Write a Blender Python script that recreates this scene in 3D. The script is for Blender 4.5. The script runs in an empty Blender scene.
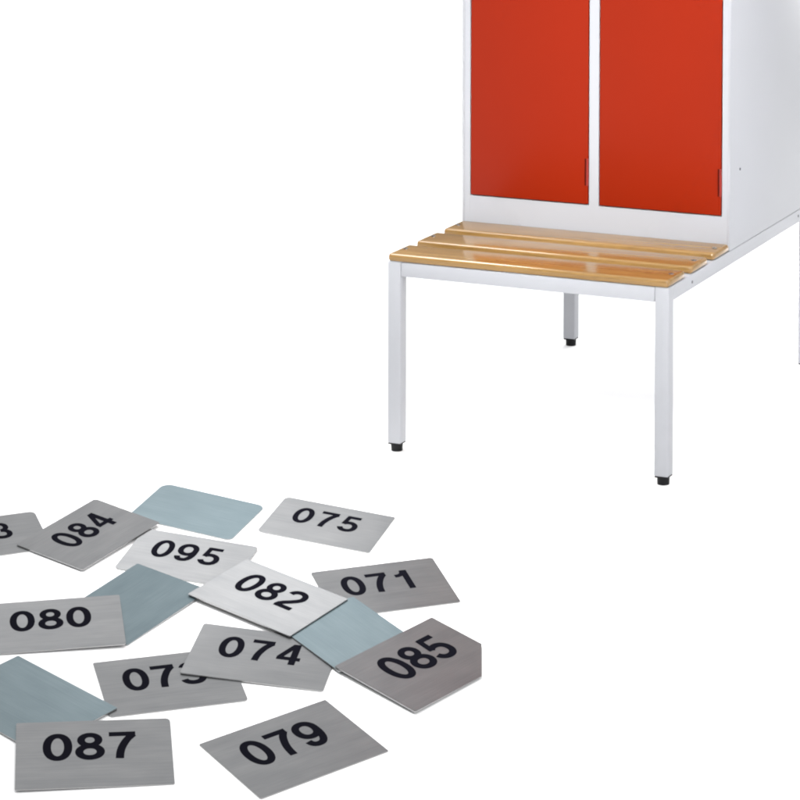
import bpy, bmesh, math, random
from mathutils import Vector, Matrix
random.seed(7)
S = bpy.context.scene
COL = S.collection

# ------------------------------------------------------------------ camera
CAM = (2.44307, -4.88330, 1.61118)
YAW, PITCH, ROLL = -0.38397363, 0.03402037, -0.00447220
F_PX, PP = 2698.03, (604.4736, -247.6444)          # focal length and principal point, for an 800 px frame
fwd = Vector((math.sin(YAW)*math.cos(PITCH), math.cos(YAW)*math.cos(PITCH), -math.sin(PITCH)))
right = Vector((math.cos(YAW), -math.sin(YAW), 0))
down = fwd.cross(right)
r2 = math.cos(ROLL)*right + math.sin(ROLL)*down
d2 = -math.sin(ROLL)*right + math.cos(ROLL)*down
cd = bpy.data.cameras.new('camera')
cam = bpy.data.objects.new('camera', cd)
COL.objects.link(cam)
m = Matrix.Identity(4)
for i in range(3):
    m[i][0], m[i][1], m[i][2], m[i][3] = r2[i], -d2[i], -fwd[i], CAM[i]
cam.matrix_world = m
cd.sensor_width = 36
cd.lens = 36*F_PX/800
cd.shift_x = (400-PP[0])/800
cd.shift_y = (PP[1]-400)/800
cd.clip_start = 0.05
cd.clip_end = 500
S.camera = cam

# ------------------------------------------------------------------ materials
def new_mat(name):
    mt = bpy.data.materials.new(name)
    mt.use_nodes = True
    nt = mt.node_tree
    return mt, nt, nt.nodes['Principled BSDF']

def N(nt, t, **kw):
    n = nt.nodes.new(t)
    for k, v in kw.items():
        if k in n.inputs: n.inputs[k].default_value = v
        else: setattr(n, k, v)
    return n

def ramp(nt, fac, stops):
    r = nt.nodes.new('ShaderNodeValToRGB')
    el = r.color_ramp.elements
    while len(el) < len(stops): el.new(0.5)
    for e, (pos, c) in zip(el, stops):
        e.position = pos; e.color = (*c, 1)
    nt.links.new(fac, r.inputs['Fac'])
    return r

def coords(nt, scale):
    tc = nt.nodes.new('ShaderNodeTexCoord')
    oi = nt.nodes.new('ShaderNodeObjectInfo')
    ad = N(nt, 'ShaderNodeVectorMath', operation='MULTIPLY_ADD')
    nt.links.new(oi.outputs['Random'], ad.inputs[0])
    ad.inputs[1].default_value = (7.3, 3.1, 5.7)
    nt.links.new(tc.outputs['Object'], ad.inputs[2])
    mp = N(nt, 'ShaderNodeMapping')
    mp.inputs['Scale'].default_value = scale
    nt.links.new(ad.outputs[0], mp.inputs['Vector'])
    return mp.outputs['Vector']

def paint(name, col, rough, bump=0.03, spec=0.5, var=0.02, coat=0.0):
    mt, nt, b = new_mat(name)
    v = coords(nt, (1, 1, 1))
    n1 = N(nt, 'ShaderNodeTexNoise', Scale=3.0, Detail=4.0); nt.links.new(v, n1.inputs['Vector'])
    r = ramp(nt, n1.outputs['Fac'], [(0.3, [c*(1-var) for c in col]), (0.7, [min(1, c*(1+var)) for c in col])])
    nt.links.new(r.outputs['Color'], b.inputs['Base Color'])
    n2 = N(nt, 'ShaderNodeTexNoise', Scale=900.0, Detail=2.0); nt.links.new(v, n2.inputs['Vector'])
    bp = N(nt, 'ShaderNodeBump', Strength=bump, Distance=0.001)
    nt.links.new(n2.outputs['Fac'], bp.inputs['Height']); nt.links.new(bp.outputs['Normal'], b.inputs['Normal'])
    b.inputs['Roughness'].default_value = rough
    b.inputs['Specular IOR Level'].default_value = spec
    b.inputs['Coat Weight'].default_value = coat
    b.inputs['Coat Roughness'].default_value = 0.15
    return mt

M_GREY = paint('light_grey_paint', (0.374, 0.380, 0.403), 0.5, spec=0.22)
M_RED = paint('red_paint', (0.232, 0.0125, 0.0012), 0.32, var=0.03, spec=0.15)
M_HINGE = paint('red_hinge_paint', (0.24, 0.013, 0.006), 0.3, spec=0.5)
M_SLOT_SHADE = paint('slot_shade_red', (0.062, 0.005, 0.003), 0.8, spec=0.05)  # door red darkened: the shade inside a slot put into the colour
M_BLACK = paint('black_plastic', (0.004, 0.004, 0.005), 0.5, spec=0.2)
M_RECESS_SHADE = paint('recess_shade', (0.03, 0.03, 0.03), 0.8)  # dark colour standing for the shade in the screw recesses
M_INK = paint('black_ink', (0.006, 0.006, 0.009), 0.9, spec=0.0)
mt, nt, b = new_mat('zinc_screw'); M_ZINC = mt
b.inputs['Base Color'].default_value = (0.4, 0.42, 0.45, 1); b.inputs['Metallic'].default_value = 1; b.inputs['Roughness'].default_value = 0.3
mt, nt, b = new_mat('dark_bolt'); M_BOLT = mt
b.inputs['Base Color'].default_value = (0.08, 0.085, 0.09, 1); b.inputs['Metallic'].default_value = 0.7; b.inputs['Roughness'].default_value = 0.4

def wood():
    mt, nt, b = new_mat('varnished_beech')
    v = coords(nt, (2.2, 34, 34))
    n1 = N(nt, 'ShaderNodeTexNoise', Scale=2.2, Detail=5.0, Roughness=0.6, Distortion=0.6); nt.links.new(v, n1.inputs['Vector'])
    r = ramp(nt, n1.outputs['Fac'], [(0.25, (0.185, 0.100, 0.027)), (0.5, (0.243, 0.137, 0.041)), (0.75, (0.288, 0.168, 0.054))])
    v2 = coords(nt, (30, 420, 420))
    n2 = N(nt, 'ShaderNodeTexNoise', Scale=1.0, Detail=2.0); nt.links.new(v2, n2.inputs['Vector'])
    r2_ = ramp(nt, n2.outputs['Fac'], [(0.33, (0.74, 0.7, 0.66)), (0.47, (1, 1, 1))])
    mx = N(nt, 'ShaderNodeMix', data_type='RGBA', blend_type='MULTIPLY'); mx.inputs['Factor'].default_value = 0.55
    nt.links.new(r.outputs['Color'], mx.inputs['A']); nt.links.new(r2_.outputs['Color'], mx.inputs['B'])
    nt.links.new(mx.outputs['Result'], b.inputs['Base Color'])
    b.inputs['Roughness'].default_value = 0.4
    b.inputs['Coat Weight'].default_value = 1.0
    b.inputs['Coat Roughness'].default_value = 0.17
    b.inputs['Coat IOR'].default_value = 1.62
    b.inputs['Specular IOR Level'].default_value = 0.0
    bp = N(nt, 'ShaderNodeBump', Strength=0.05, Distance=0.001)
    nt.links.new(n1.outputs['Fac'], bp.inputs['Height']); nt.links.new(bp.outputs['Normal'], b.inputs['Normal'])
    return mt
M_WOOD = wood()

def brushed(name, lo, hi, metallic, rough, aniso, streak=1.0):
    mt, nt, b = new_mat(name)
    v = coords(nt, (9, 420, 9))
    n1 = N(nt, 'ShaderNodeTexNoise', Scale=1.0, Detail=4.0, Roughness=0.65); nt.links.new(v, n1.inputs['Vector'])
    v2 = coords(nt, (12, 30, 12))
    n2 = N(nt, 'ShaderNodeTexNoise', Scale=1.0, Detail=3.0); nt.links.new(v2, n2.inputs['Vector'])
    ad = N(nt, 'ShaderNodeMath', operation='MULTIPLY_ADD'); ad.inputs[1].default_value = 0.45*streak
    nt.links.new(n2.outputs['Fac'], ad.inputs[0])
    sc = N(nt, 'ShaderNodeMath', operation='MULTIPLY'); sc.inputs[1].default_value = 0.55
    nt.links.new(n1.outputs['Fac'], sc.inputs[0]); nt.links.new(sc.outputs[0], ad.inputs[2])
    r = ramp(nt, ad.outputs[0], [(0.3, lo), (0.7, hi)])
    nt.links.new(r.outputs['Color'], b.inputs['Base Color'])
    b.inputs['Metallic'].default_value = metallic
    b.inputs['Roughness'].default_value = rough
    b.inputs['Anisotropic'].default_value = aniso
    b.inputs['Anisotropic Rotation'].default_value = 0.25
    tg = N(nt, 'ShaderNodeTangent', direction_type='UV_MAP'); tg.uv_map = 'UVMap'
    nt.links.new(tg.outputs['Tangent'], b.inputs['Tangent'])
    bp = N(nt, 'ShaderNodeBump', Strength=0.03, Distance=0.0006)
    nt.links.new(n1.outputs['Fac'], bp.inputs['Height']); nt.links.new(bp.outputs['Normal'], b.inputs['Normal'])
    return mt
M_ALU = brushed('brushed_aluminium', (0.116, 0.120, 0.125), (0.172, 0.174, 0.176), 0.5, 0.32, 0.88)
M_BLUE = brushed('blue_grey_backing', (0.062, 0.094, 0.108), (0.096, 0.133, 0.147), 0.36, 0.38, 0.62, 1.1)

mt, nt, b = new_mat('sheared_edge'); M_EDGE = mt
b.inputs['Base Color'].default_value = (0.42, 0.42, 0.42, 1); b.inputs['Metallic'].default_value = 0.8; b.inputs['Roughness'].default_value = 0.35
mt, nt, b = new_mat('white_paper'); M_PAPER = mt
b.inputs['Base Color'].default_value = (0.94, 0.94, 0.94, 1); b.inputs['Roughness'].default_value = 0.9
b.inputs['Specular IOR Level'].default_value = 0.1

# ------------------------------------------------------------------ mesh helpers
def link(name, bm, mat, parent=None, smooth=False):
    bmesh.ops.recalc_face_normals(bm, faces=bm.faces)
    me = bpy.data.meshes.new(name)
    bm.to_mesh(me); bm.free()
    if smooth:
        for p in me.polygons: p.use_smooth = True
    me.materials.append(mat)
    o = bpy.data.objects.new(name, me)
    COL.objects.link(o)
    if parent: o.parent = parent
    return o

def smooth_by_angle(o, ang=35):
    me = o.data
    for p in me.polygons: p.use_smooth = True
    b2 = bmesh.new(); b2.from_mesh(me)
    for e in b2.edges:
        if len(e.link_faces) == 2 and e.calc_face_angle(0) > math.radians(ang): e.smooth = False
    b2.to_mesh(me); b2.free()

def box(bm, x0, x1, y0, y1, z0, z1, bev=0.0, seg=2):
    r = bmesh.ops.create_cube(bm, size=1.0)
    vs = r['verts']
    for v in vs:
        v.co = Vector((x0 + (v.co.x+.5)*(x1-x0), y0 + (v.co.y+.5)*(y1-y0), z0 + (v.co.z+.5)*(z1-z0)))
    if bev:
        es = list({e for v in vs for e in v.link_edges})
        bmesh.ops.bevel(bm, geom=es, offset=bev, segments=seg, profile=0.5, affect='EDGES')

def boxes(name, lst, mat, parent, bev=0.0, seg=2):
    bm = bmesh.new()
    for bx in lst: box(bm, *bx, bev, seg)
    o = link(name, bm, mat, parent)
    if bev: smooth_by_angle(o)
    return o

def cyl(name, c, rad, h, axis, mat, parent, bev=0.0, seg=24):
    bm = bmesh.new()
    bmesh.ops.create_cone(bm, cap_ends=True, segments=seg, radius1=rad, radius2=rad, depth=h)
    if bev:
        es = [e for e in bm.edges if len(e.link_faces) == 2 and e.calc_face_angle(0) > 1]
        bmesh.ops.bevel(bm, geom=es, offset=bev, segments=2, affect='EDGES')
    rot = {'z': Matrix.Identity(4), 'x': Matrix.Rotation(math.pi/2, 4, 'Y'), 'y': Matrix.Rotation(math.pi/2, 4, 'X')}[axis]
    bmesh.ops.transform(bm, matrix=Matrix.Translation(c) @ rot, verts=bm.verts)
    o = link(name, bm, mat, parent); smooth_by_angle(o)
    return o

# ------------------------------------------------------------------ ground: one white sheet, sloping down gently in the foreground
HX = Vector((-0.25734, -0.18910)); FW = Vector((-0.374608, 0.927183)); RT = Vector((0.927183, 0.374608))
SA, SB = 0.1590806, -0.0649899
def sst(a, b, x):
    t = min(1, max(0, (x-a)/(b-a))); return t*t*(3-2*t)
def clampsoft(x, lo, hi, k=0.1):
    if x > hi-k: x = hi-k + k*(1-math.exp(-(x-hi+k)/k))
    if x < lo+k: x = lo+k - k*(1-math.exp(-(lo+k-x)/k))
    return x
def ground_z(x, y):
    d = Vector((x, y)) - HX
    u, v = clampsoft(d.dot(FW), -1.75, 1.0), clampsoft(d.dot(RT), -1.2, 0.85)
    pl = -0.012 + SA*u + SB*v
    k = 0.006
    pl = min(pl, 0) - 0 if abs(pl) > k else -(k-pl)**2/(4*k)
    return pl * sst(-0.05, -0.20, y) if y > -0.20 else pl
def axis_vals():
    a = [i*0.025 for i in range(-96, 97)]
    s, x = 0.03, a[-1]
    ext = []
    while x < 45:
        x += s; s *= 1.25; ext.append(x)
    return [-e for e in reversed(ext)] + a + ext
ax = axis_vals()
bm = bmesh.new()
ay = [v-0.6 for v in ax]
grid = [[bm.verts.new((x, y, ground_z(x, y))) for x in ax] for y in ay]
for j in range(len(ay)-1):
    for i in range(len(ax)-1):
        bm.faces.new((grid[j][i], grid[j][i+1], grid[j+1][i+1], grid[j+1][i]))
ground = link('ground', bm, M_PAPER, smooth=True)
ground['kind'] = 'structure'

# ------------------------------------------------------------------ the locker on its bench
W, L, YC, H = 0.610, 0.948, 0.3582, 0.390
LS, HR, ZF, TS = 0.029, 0.030, 0.0175, 0.0155
ZTOP = 2.09
locker = bpy.data.objects.new('bench_locker', None)
COL.objects.link(locker)
locker['label'] = 'light grey steel locker with two red doors on a frame with slatted wooden bench'
locker['category'] = 'locker'

for x in (0, W-LS):
    for y in (0, L-LS):
        if x and y: x -= .0020                      # the hidden rear leg stands a touch further in
        lg = boxes('leg', [(x, x+LS, y, y+LS, ZF, H)], M_GREY, locker, 0.0022, 3)
        bm = bmesh.new()
        box(bm, x+.0006, x+LS-.0006, y+.0006, y+LS-.0006, ZF-.0028, ZF-.0002, 0.0008, 1)
        f = link('foot_flange', bm, M_BLACK, None)
        bm = bmesh.new(); bm.from_mesh(f.data)
        bpy.data.objects.remove(f)
        bmesh.ops.create_cone(bm, cap_ends=True, segments=28, radius1=.0118, radius2=.0126, depth=ZF-.003,
                              matrix=Matrix.Translation((x+LS/2, y+LS/2, (ZF-.003)/2+.0002)))
        ft = link('foot', bm, M_BLACK, lg); smooth_by_angle(ft)

g = 0.0004
boxes('front_rail', [(LS+g, W-LS-g, .0008, LS-.001, H-HR, H-.0006)], M_GREY, locker, 0.0018, 3)
boxes('rear_rail', [(LS+g, W-LS-g, L-LS+.001, L-.0008, H-HR, H-.0006)], M_GREY, locker, 0.0018, 3)
for x0, x1, xb in ((.0005, LS-.0005, -.0004), (W-LS+.0005, W-.0005, W-.0012)):
    sr = boxes('side_rail', [(x0, x1, LS+g, L-LS-g, H-HR, H-.0006)], M_GREY, locker, 0.0018, 3)
    for yb, zb in ((.1347, .3738), (.8205, .3757)):
        cyl('bolt', (xb+.0004, yb, zb), .0032, .0022, 'x', M_BOLT, sr, 0.0005, 16)
boxes('cross_rail', [(LS+g, W-LS-g, YC-.012, YC+.018, H-HR, H-.0012)], M_GREY, locker, 0.0018, 3)

# slats
for y0, y1, ys in ((0.0, .0945, .0550), (.1315, .2255, .1850), (.2625, .3562, .3075)):
    bm = bmesh.new()
    prof = []
    def arc(cy, cz, r, a0, a1, n):
        for i in range(n+1):
            a = math.radians(a0+(a1-a0)*i/n); prof.append((cy+r*math.cos(a), cz+r*math.sin(a)))
    z0, z1 = H+.0004, H+TS
    rt_, rb = .0062, .003
    arc(y1-rb, z0+rb, rb, -90, 0, 4); arc(y1-rt_, z1-rt_, rt_, 0, 90, 8)
    arc(y0+rt_, z1-rt_, rt_, 90, 180, 8); arc(y0+rb, z0+rb, rb, 180, 270, 4)
    xs = [0.0, .0012, .0035, .007, W-.007, W-.0035, W-.0012, W]
    ins = [.0052, .0026, .0008, 0, 0, .0008, .0026, .0052]
    rings = []
    cy, cz = (y0+y1)/2, (z0+z1)/2
    for x, i in zip(xs, ins):
        ring = []
        for (py, pz) in prof:
            sy = (abs(py-cy)-i)/abs(py-cy); sz = max(0, (abs(pz-cz)-i*.7)/abs(pz-cz)) if abs(pz-cz) > 1e-6 else 1
            ring.append(bm.verts.new((x, cy+(py-cy)*sy, cz+(pz-cz)*sz)))
        rings.append(ring)
    n = len(prof)
    for a, b_ in zip(rings, rings[1:]):
        for k in range(n): bm.faces.new((a[k], a[(k+1) % n], b_[(k+1) % n], b_[k]))
    bm.faces.new(rings[0]); bm.faces.new(list(reversed(rings[-1])))
    sl = link('seat_slat', bm, M_WOOD, locker); smooth_by_angle(sl, 40)
    for xsx in (.0135, W-.0155):
        sc = cyl('screw', (xsx, ys, z1+.0004), .0052, .0016, 'z', M_ZINC, sl, 0.0006, 20)
        cyl('screw_recess_shade', (xsx, ys, z1+.0013), .0024, .0004, 'z', M_RECESS_SHADE, sl, 0, 6)  # dark disc on the head, painted shade instead of a hollow

# cabinet
ZB = H+.0005
D1, D2 = (.0180, .2945), (.3165, .5925)
DZ0, DZ1 = .4605, ZTOP-.045
FT = .018
boxes('front_frame', [(.0014, D1[0], YC, YC+FT, ZB, ZTOP-.001),
                      (D1[1], D2[0], YC+.0002, YC+FT, DZ0-.001, DZ1+.001),
                      (D2[1], W-.0014, YC, YC+FT, ZB, ZTOP-.001),
                      (D1[0]-.0005, D2[1]+.0005, YC+.0004, YC+FT, ZB, DZ0),
                      (D1[0]-.0005, D2[1]+.0005, YC+.0004, YC+FT, DZ1, ZTOP-.001)], M_GREY, locker)
for x0, x1 in ((0, .0012), (W-.0012, W)):
    bm = bmesh.new()
    box(bm, x0, x1, YC-.0012, L, ZB, ZTOP, 0.0005, 2)
    sp = link('side_panel', bm, M_GREY, locker); smooth_by_angle(sp)
    xr = -.0003 if x0 == 0 else W+.0003
    for zz in (.5508, 1.25, 1.94):
        cyl('rivet', (xr, .4199, zz), .003, .0018, 'x', M_BOLT, sp, 0.0005, 16)
# folded front edges of the side panels
boxes('edge_fold', [(W-.0052, W-.0013, YC-.0014, YC-.0001, ZB, ZTOP)], M_GREY, locker, 0.0005, 2)
boxes('edge_fold', [(.0013, .0052, YC-.0014, YC-.0001, ZB, ZTOP)], M_GREY, locker, 0.0005, 2)
boxes('back_panel', [(.0013, W-.0013, L-.0025, L-.0012, ZB, ZTOP-.001)], M_GREY, locker)
boxes('base_panel', [(.0013, W-.0013, YC+FT+.0002, L-.0027, ZB, ZB+.0012)], M_GREY, locker)
boxes('top_panel', [(.0013, W-.0013, YC+.0002, L-.0027, ZTOP-.0009, ZTOP+.0006)], M_GREY, locker)
boxes('partition', [(W/2-.0008, W/2+.0008, YC+FT+.0002, L-.0027, ZB+.0014, ZTOP-.001)], M_GREY, locker)
for x0, x1 in (D1, D2):
    gp = .0021
    dr = boxes('door', [(x0+gp, x1-gp, YC-.0022, YC+.0165, DZ0+gp, DZ1-gp)], M_RED, locker, 0.0022, 3)
    for zc in (.531, 1.27, 1.97):
        cyl('hinge', (x1-.0025, YC-.0030, zc), .0026, .057, 'z', M_HINGE, dr, 0.0006, 20)
        boxes('hinge_slot_shade', [(x1-.0090, x1-.0058, YC-.0025, YC+.001, zc-.0285, zc+.0285)], M_SLOT_SHADE, dr)  # raised strip coloured as slot shade, nothing is cut into the door

# ------------------------------------------------------------------ plates
def ell(cx, cy, rx, ry, a0, a1, n=40, e=2.15):
    pts = []
    for i in range(n+1):
        a = math.radians(a0+(a1-a0)*i/n); c, s = math.cos(a), math.sin(a)
        pts.append((cx+rx*math.copysign(abs(c)**(2/e), c), cy+ry*math.copysign(abs(s)**(2/e), s)))
    return pts
T = .178
DIG = {
 '0': [(ell(.305, .5, .228, .43, 0, 360, 64), True, T)],
 '1': [([(.40, 0), (.40, 1.0)], False, T), ([(.10, .725), (.20, .735), (.28, .775), (.335, .85), (.36, .985)], False, .15)],
 '2': [(ell(.305, .695, .225, .235, 172, -25, 36)+[(.45, .50), (.34, .38), (.21, .26), (.13, .16), (.10, .03)], False, T), ([(.035, .068), (.59, .068)], False, .16)],
 '3': [(ell(.29, .725, .195, .207, 165, -88, 36), False, T*.95), (ell(.295, .285, .232, .217, 92, -168, 40), False, T)],
 '4': [([(.395, .965), (.075, .335)], False, .15), ([(.0, .285), (.62, .285)], False, .155), ([(.435, 0), (.435, 1.0)], False, T)],
 '5': [([(.135, .93), (.555, .93)], False, .16), ([(.175, .99), (.115, .46)], False, .15), (ell(.295, .32, .232, .252, 142, -165, 44), False, T)],
 '7': [([(.025, .932), (.60, .932)], False, .16), ([(.545, .90), (.42, .72), (.32, .48), (.265, .25), (.245, 0)], False, T)],
 '8': [(ell(.305, .735, .188, .195, 0, 360, 48, 2.05), True, T*.95), (ell(.305, .285, .23, .217, 0, 360, 48, 2.05), True, T)],
 '9': [(ell(.30, .66, .225, .27, 0, 360, 52), True, T), ([(.525, .66), (.527, .50), (.505, .33), (.455, .19), (.375, .095), (.28, .068), (.185, .085), (.12, .15), (.092, .25)], False, T)],
}
def smooth_line(pts):
    if len(pts) < 4 or len(pts) > 30: return pts
    out = []
    P_ = [pts[0]] + pts + [pts[-1]]
    for i in range(1, len(P_)-2):
        p0, p1, p2, p3 = P_[i-1], P_[i], P_[i+1], P_[i+2]
        for k in range(5):
            t = k/5
            out.append(tuple(.5*((2*p1[c]) + (-p0[c]+p2[c])*t + (2*p0[c]-5*p1[c]+4*p2[c]-p3[c])*t*t + (-p0[c]+3*p1[c]-3*p2[c]+p3[c])*t**3) for c in (0, 1)))
    return out + [pts[-1]]
def stroke(bm, pts, closed, w, z, xf):
    pts = [Vector(p) for p in smooth_line(pts)]
    if closed: pts = pts[:-1]
    n = len(pts); vs = []
    for i, p in enumerate(pts):
        a = pts[i-1] if (i or closed) else p
        c = pts[(i+1) % n] if (i < n-1 or closed) else p
        t = (c-a).normalized(); nn = Vector((-t.y, t.x))
        vs.append((bm.verts.new(xf(p+nn*w/2, z)), bm.verts.new(xf(p-nn*w/2, z))))
    for i in range(n if closed else n-1):
        a, b_ = vs[i], vs[(i+1) % n]
        bm.faces.new((a[0], a[1], b_[1], b_[0]))

def plate(name, key, P, X, Y, w, h, mat, number, label, group, rad=.006, cut=None, num_x=.4725, th=.0017):
    X, Y = Vector(X), Vector(Y); X.normalize(); Y -= X*X.dot(Y); Y.normalize(); Z = X.cross(Y)
    rads = rad if isinstance(rad, tuple) else (rad,)*4              # TL, TR, BR, BL
    prof = []
    for (sx, sy), r, a0 in zip(((-1, 1), (1, 1), (1, -1), (-1, -1)), rads, (180, 90, 0, -90)):
        for i in range(7):
            a = math.radians(a0-90*i/6)
            prof.append(Vector((sx*(w/2-r)+r*math.cos(a), sy*(h/2-r)+r*math.sin(a))))
    if cut:                                                          # a corner trimmed off: points on the left of A->B stay
        A, B = Vector(cut[0]), Vector(cut[1]); d = (B-A)
        side = lambda p: d.x*(p.y-A.y)-d.y*(p.x-A.x)
        out = []
        for i, p in enumerate(prof):
            q = prof[(i+1) % len(prof)]
            if side(p) >= 0: out.append(p)
            if (side(p) >= 0) != (side(q) >= 0):
                t = side(p)/(side(p)-side(q)); out.append(p+(q-p)*t)
        prof = out
    bm = bmesh.new()
    top = bm.faces.new([bm.verts.new((p.x, p.y, 0)) for p in prof])
    ex = bmesh.ops.extrude_face_region(bm, geom=[top])
    for e in ex['geom']:
        if isinstance(e, bmesh.types.BMVert): e.co.z -= th
    bmesh.ops.recalc_face_normals(bm, faces=bm.faces)
    es = [e for e in bm.edges if all(abs(v.co.z) < 1e-7 for v in e.verts)]
    bmesh.ops.bevel(bm, geom=es, offset=.0004, segments=2, affect='EDGES')
    uv = bm.loops.layers.uv.new('UVMap')
    for f in bm.faces:
        for l in f.loops: l[uv].uv = (l.vert.co.x/w+.5, l.vert.co.y/w+.5+l.vert.co.z*.3)
    o = link(name, bm, mat); smooth_by_angle(o, 50)
    o.data.materials.append(M_EDGE)
    for f in o.data.polygons:
        if abs(f.normal.z) < .3: f.material_index = 1
    mw = Matrix.Identity(4)
    for i in range(3): mw[i][0], mw[i][1], mw[i][2], mw[i][3] = X[i], Y[i], Z[i], P[i]
    o.matrix_world = mw
    o['label'] = label; o['category'] = 'number plate' if number else 'metal plate'; o['group'] = group
    if number:
        bm = bmesh.new()
        dh, pitch = h*NUM_H, w*NUM_P
        k = 0
        for i, ch in enumerate(number):
            x0 = w*(num_x-.5) + (i-1)*pitch - .305*dh*NUM_W
            for pts, cl, tw in DIG[ch]:
                k += 1
                stroke(bm, pts, cl, tw, .00012+.00003*k, lambda p, z: (x0+p.x*dh*NUM_W, h*(.5-NUM_Y)-dh/2+p.y*dh, z))
        link('number', bm, M_INK, o)
    return o
NUM_H, NUM_P, NUM_Y, NUM_W = .395, .207, .395, 1.0

G1, G2 = 'metal plates with printed numbers', 'blank blue grey metal plates'
plate('number_plate', '075', (0.02096, -0.30225, -0.05726), (0.98481, 0.14149, -0.10061), (-0.12724, 0.98247, 0.13624), 0.2279, 0.1544, M_ALU, '075',
      'pale brushed metal plate printed 075, far right beside the topmost blank plate', G1, rad=(.012,.004,.004,.012))
plate('number_plate', '071', (0.22689, -0.46118, -0.10151), (0.72174, 0.69217, -0.00126), (-0.68201, 0.71146, 0.16936), 0.2383, 0.1727, M_ALU, '071',
      'dark grey metal plate printed 071, its left corner tucked under plate 082', G1)
plate('number_plate', '084', (-0.34431, -0.56752, -0.04153), (0.1371, 0.98355, 0.11762), (-0.9837, 0.12124, 0.13283), 0.2245, 0.1601, M_ALU, '084',
      'dark grey metal plate printed 084, tilted across the corner of a blank plate', G1, rad=(.004,.008,.004,.004), num_x=.515)
plate('number_plate', '095', (-0.14175, -0.54961, -0.06677), (0.97691, 0.19213, -0.09342), (-0.17586, 0.97149, 0.159), 0.2271, 0.1587, M_ALU, '095',
      'palest silvery metal plate printed 095, lying below the topmost blank plate', G1, rad=(.006,.008,.006,.010))
plate('number_plate', '082', (0.06354, -0.61003, -0.09314), (0.97787, -0.15837, -0.1367), (0.17267, 0.97989, 0.09998), 0.2364, 0.1696, M_ALU, '082',
      'brushed silver metal plate printed 082 on top of the heap, in its middle', G1, rad=.003)
plate('number_plate', '074', (0.15059, -0.78643, -0.13044), (0.95157, 0.29347, -0.09159), (-0.27814, 0.94873, 0.15017), 0.2505, 0.1715, M_ALU, '074',
      'light grey metal plate printed 074, lying over the end of plate 073', G1, rad=.005)
plate('number_plate', '073', (0.05128, -0.93023, -0.13823), (0.74479, 0.66726, -0.00709), (-0.65676, 0.73487, 0.16921), 0.2351, 0.1765, M_ALU, '073',
      'warm grey metal plate printed 073, its last digit half covered by plate 074', G1, rad=(.003,.006,.008,.006))
plate('number_plate', '087', (0.06039, -1.17939, -0.16684), (0.82776, 0.55935, -0.044), (-0.54396, 0.81926, 0.18142), 0.2507, 0.1892, M_ALU, '087',
      'grey metal plate printed 087, nearest the lower left corner, over a blank plate', G1, rad=(.003,.009,.003,.003))
plate('number_plate', '079', (0.33211, -1.00414, -0.18099), (0.47103, 0.88058, 0.05199), (-0.87417, 0.45809, 0.16118), 0.2498, 0.1877, M_ALU, '079',
      'grey metal plate printed 079, lying alone lowest in the picture', G1, rad=.003)
plate('number_plate', '085', (0.40847, -0.67296, -0.14382), (0.30182, 0.95028, 0.07659), (-0.94345, 0.28617, 0.16735), 0.2472, 0.194, M_ALU, '085',
      'dark grey metal plate printed 085 with its right corner cut off straight', G1, rad=.003, num_x=.515, cut=((.04426, -.09709), (.12666, -.02224)))
plate('number_plate', '080', (-0.21835, -0.87262, -0.09579), (0.80792, 0.58926, -0.00536), (-0.5802, 0.79702, 0.16769), 0.2372, 0.1737, M_ALU, '080',
      'grey metal plate printed 080 at the left edge, across a dark blank plate', G1, rad=(.003,.003,.006,.003))
plate('number_plate', '003', (-0.51357, -0.6751, -0.03911), (0.68682, 0.72679, 0.00719), (-0.71716, 0.67605, 0.16921), 0.2375, 0.1522, M_ALU, '083',
      'grey metal plate at the far left edge, only its last digit 3 in view', G1, rad=(.003,.012,.003,.003))
plate('blank_plate', 'bA', (-0.21974, -0.3821, -0.03824), (0.99107, 0.07632, -0.10938), (-0.06194, 0.98967, 0.1293), 0.2198, 0.1546, M_BLUE, None,
      'pale blue grey blank plate, farthest of the heap, behind plates 084 and 095', G2, rad=(.020,.016,.012,.006))
plate('blank_plate', 'bB', (-0.14026, -0.74172, -0.09034), (0.12793, 0.98443, 0.12057), (-0.98494, 0.11185, 0.13182), 0.2337, 0.1662, M_BLUE, None,
      'darkest blue grey blank plate, reaching out from under plate 080 to plate 082', G2, rad=.003)
plate('blank_plate', 'bC', (0.2438, -0.64812, -0.12234), (0.88938, -0.42849, -0.15936), (0.44164, 0.89536, 0.05733), 0.196, 0.1736, M_BLUE, None,
      'blue grey blank plate lying between plates 082 and 085', G2, rad=.003)
plate('blank_plate', 'bD', (-0.12098, -1.10424, -0.13704), (0.95975, -0.24693, -0.13379), (0.25962, 0.96176, 0.08733), 0.2492, 0.1802, M_BLUE, None,
      'blue grey blank plate lying partly under plate 087 at the left edge', G2, rad=.003)

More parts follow.
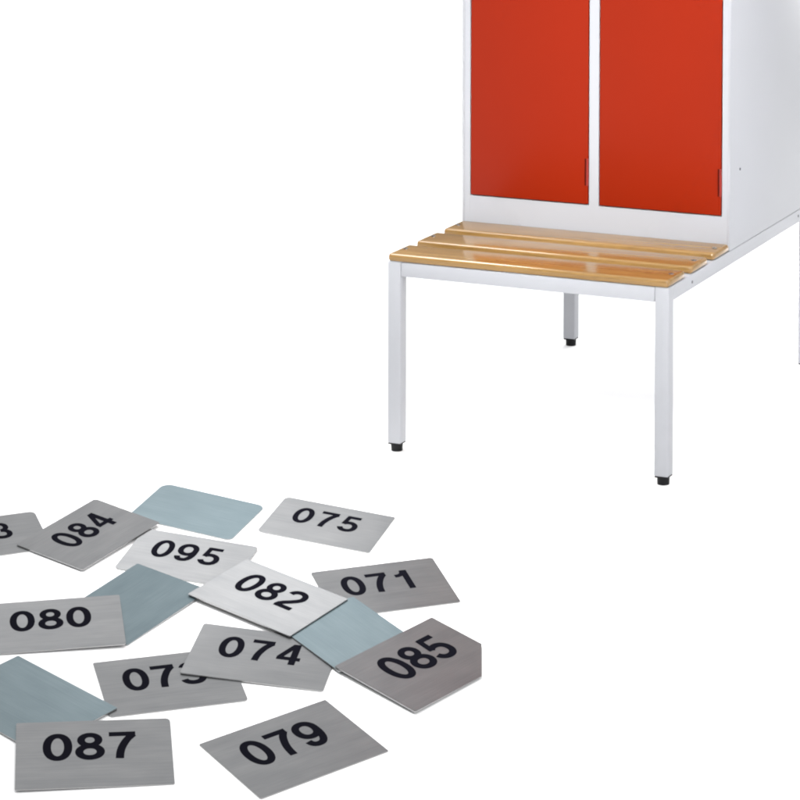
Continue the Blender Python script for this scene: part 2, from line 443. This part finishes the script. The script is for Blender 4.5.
# ------------------------------------------------------------------ light: a white studio tent and soft lamps
wd = bpy.data.worlds.new('World'); S.world = wd; wd.use_nodes = True
nt = wd.node_tree
bg = nt.nodes['Background']
tc = nt.nodes.new('ShaderNodeTexCoord')
sx = nt.nodes.new('ShaderNodeSeparateXYZ'); nt.links.new(tc.outputs['Generated'], sx.inputs[0])
rp = ramp(nt, sx.outputs['Z'], [(0.0, (.07, .072, .076)), (0.25, (.11, .112, .117)), (0.45, (.42, .423, .43)), (0.75, (1, 1, 1))])
mr = N(nt, 'ShaderNodeMapRange')                       # the camera side of the studio is darker
mr.inputs['From Min'].default_value = -.9; mr.inputs['From Max'].default_value = .2
mr.inputs['To Min'].default_value = .5; mr.inputs['To Max'].default_value = 1.0
nt.links.new(sx.outputs['Y'], mr.inputs['Value'])
mx = N(nt, 'ShaderNodeMix', data_type='RGBA', blend_type='MULTIPLY'); mx.inputs['Factor'].default_value = 1
nt.links.new(rp.outputs['Color'], mx.inputs['A']); nt.links.new(mr.outputs['Result'], mx.inputs['B'])
nt.links.new(mx.outputs['Result'], bg.inputs['Color'])
bg.inputs['Strength'].default_value = 2.06

def area(name, loc, target, sx_, sy_, power, col=(1, 1, 1)):
    ld = bpy.data.lights.new(name, 'AREA'); ld.shape = 'RECTANGLE'; ld.size = sx_; ld.size_y = sy_
    ld.energy = power; ld.color = col
    o = bpy.data.objects.new(name, ld); COL.objects.link(o)
    o.location = loc
    o.rotation_euler = (Vector(target)-Vector(loc)).to_track_quat('-Z', 'Y').to_euler()
    return o
def aim(o, deg): o.data.spread = math.radians(deg)
aim(area('softbox_front', (1.3, -3.2, 2.9), (.33, .36, .72), .9, .9, 7.6), 24)
aim(area('softbox_left', (-.70, -.22, 1.75), (.10, -.38, -.05), .8, .8, 5.0), 40)
area('softbox_right', (3.4, -1.4, 1.4), (.6, .3, .5), 2.4, 2.0, 42)
area('added_floor_fill', (.1, 3.2, .8), (0.3, .7, 0), 1.4, .7, 60)  # added lamp behind the locker, lifts the shade on the floor beneath it

S.render.engine = 'CYCLES'
S.cycles.max_bounces = 10
S.cycles.filter_width = 2.1
S.cycles.use_denoising = True
S.view_settings.view_transform = 'Standard'
S.view_settings.look = 'None'
S.view_settings.exposure = 0
S.view_settings.gamma = 1
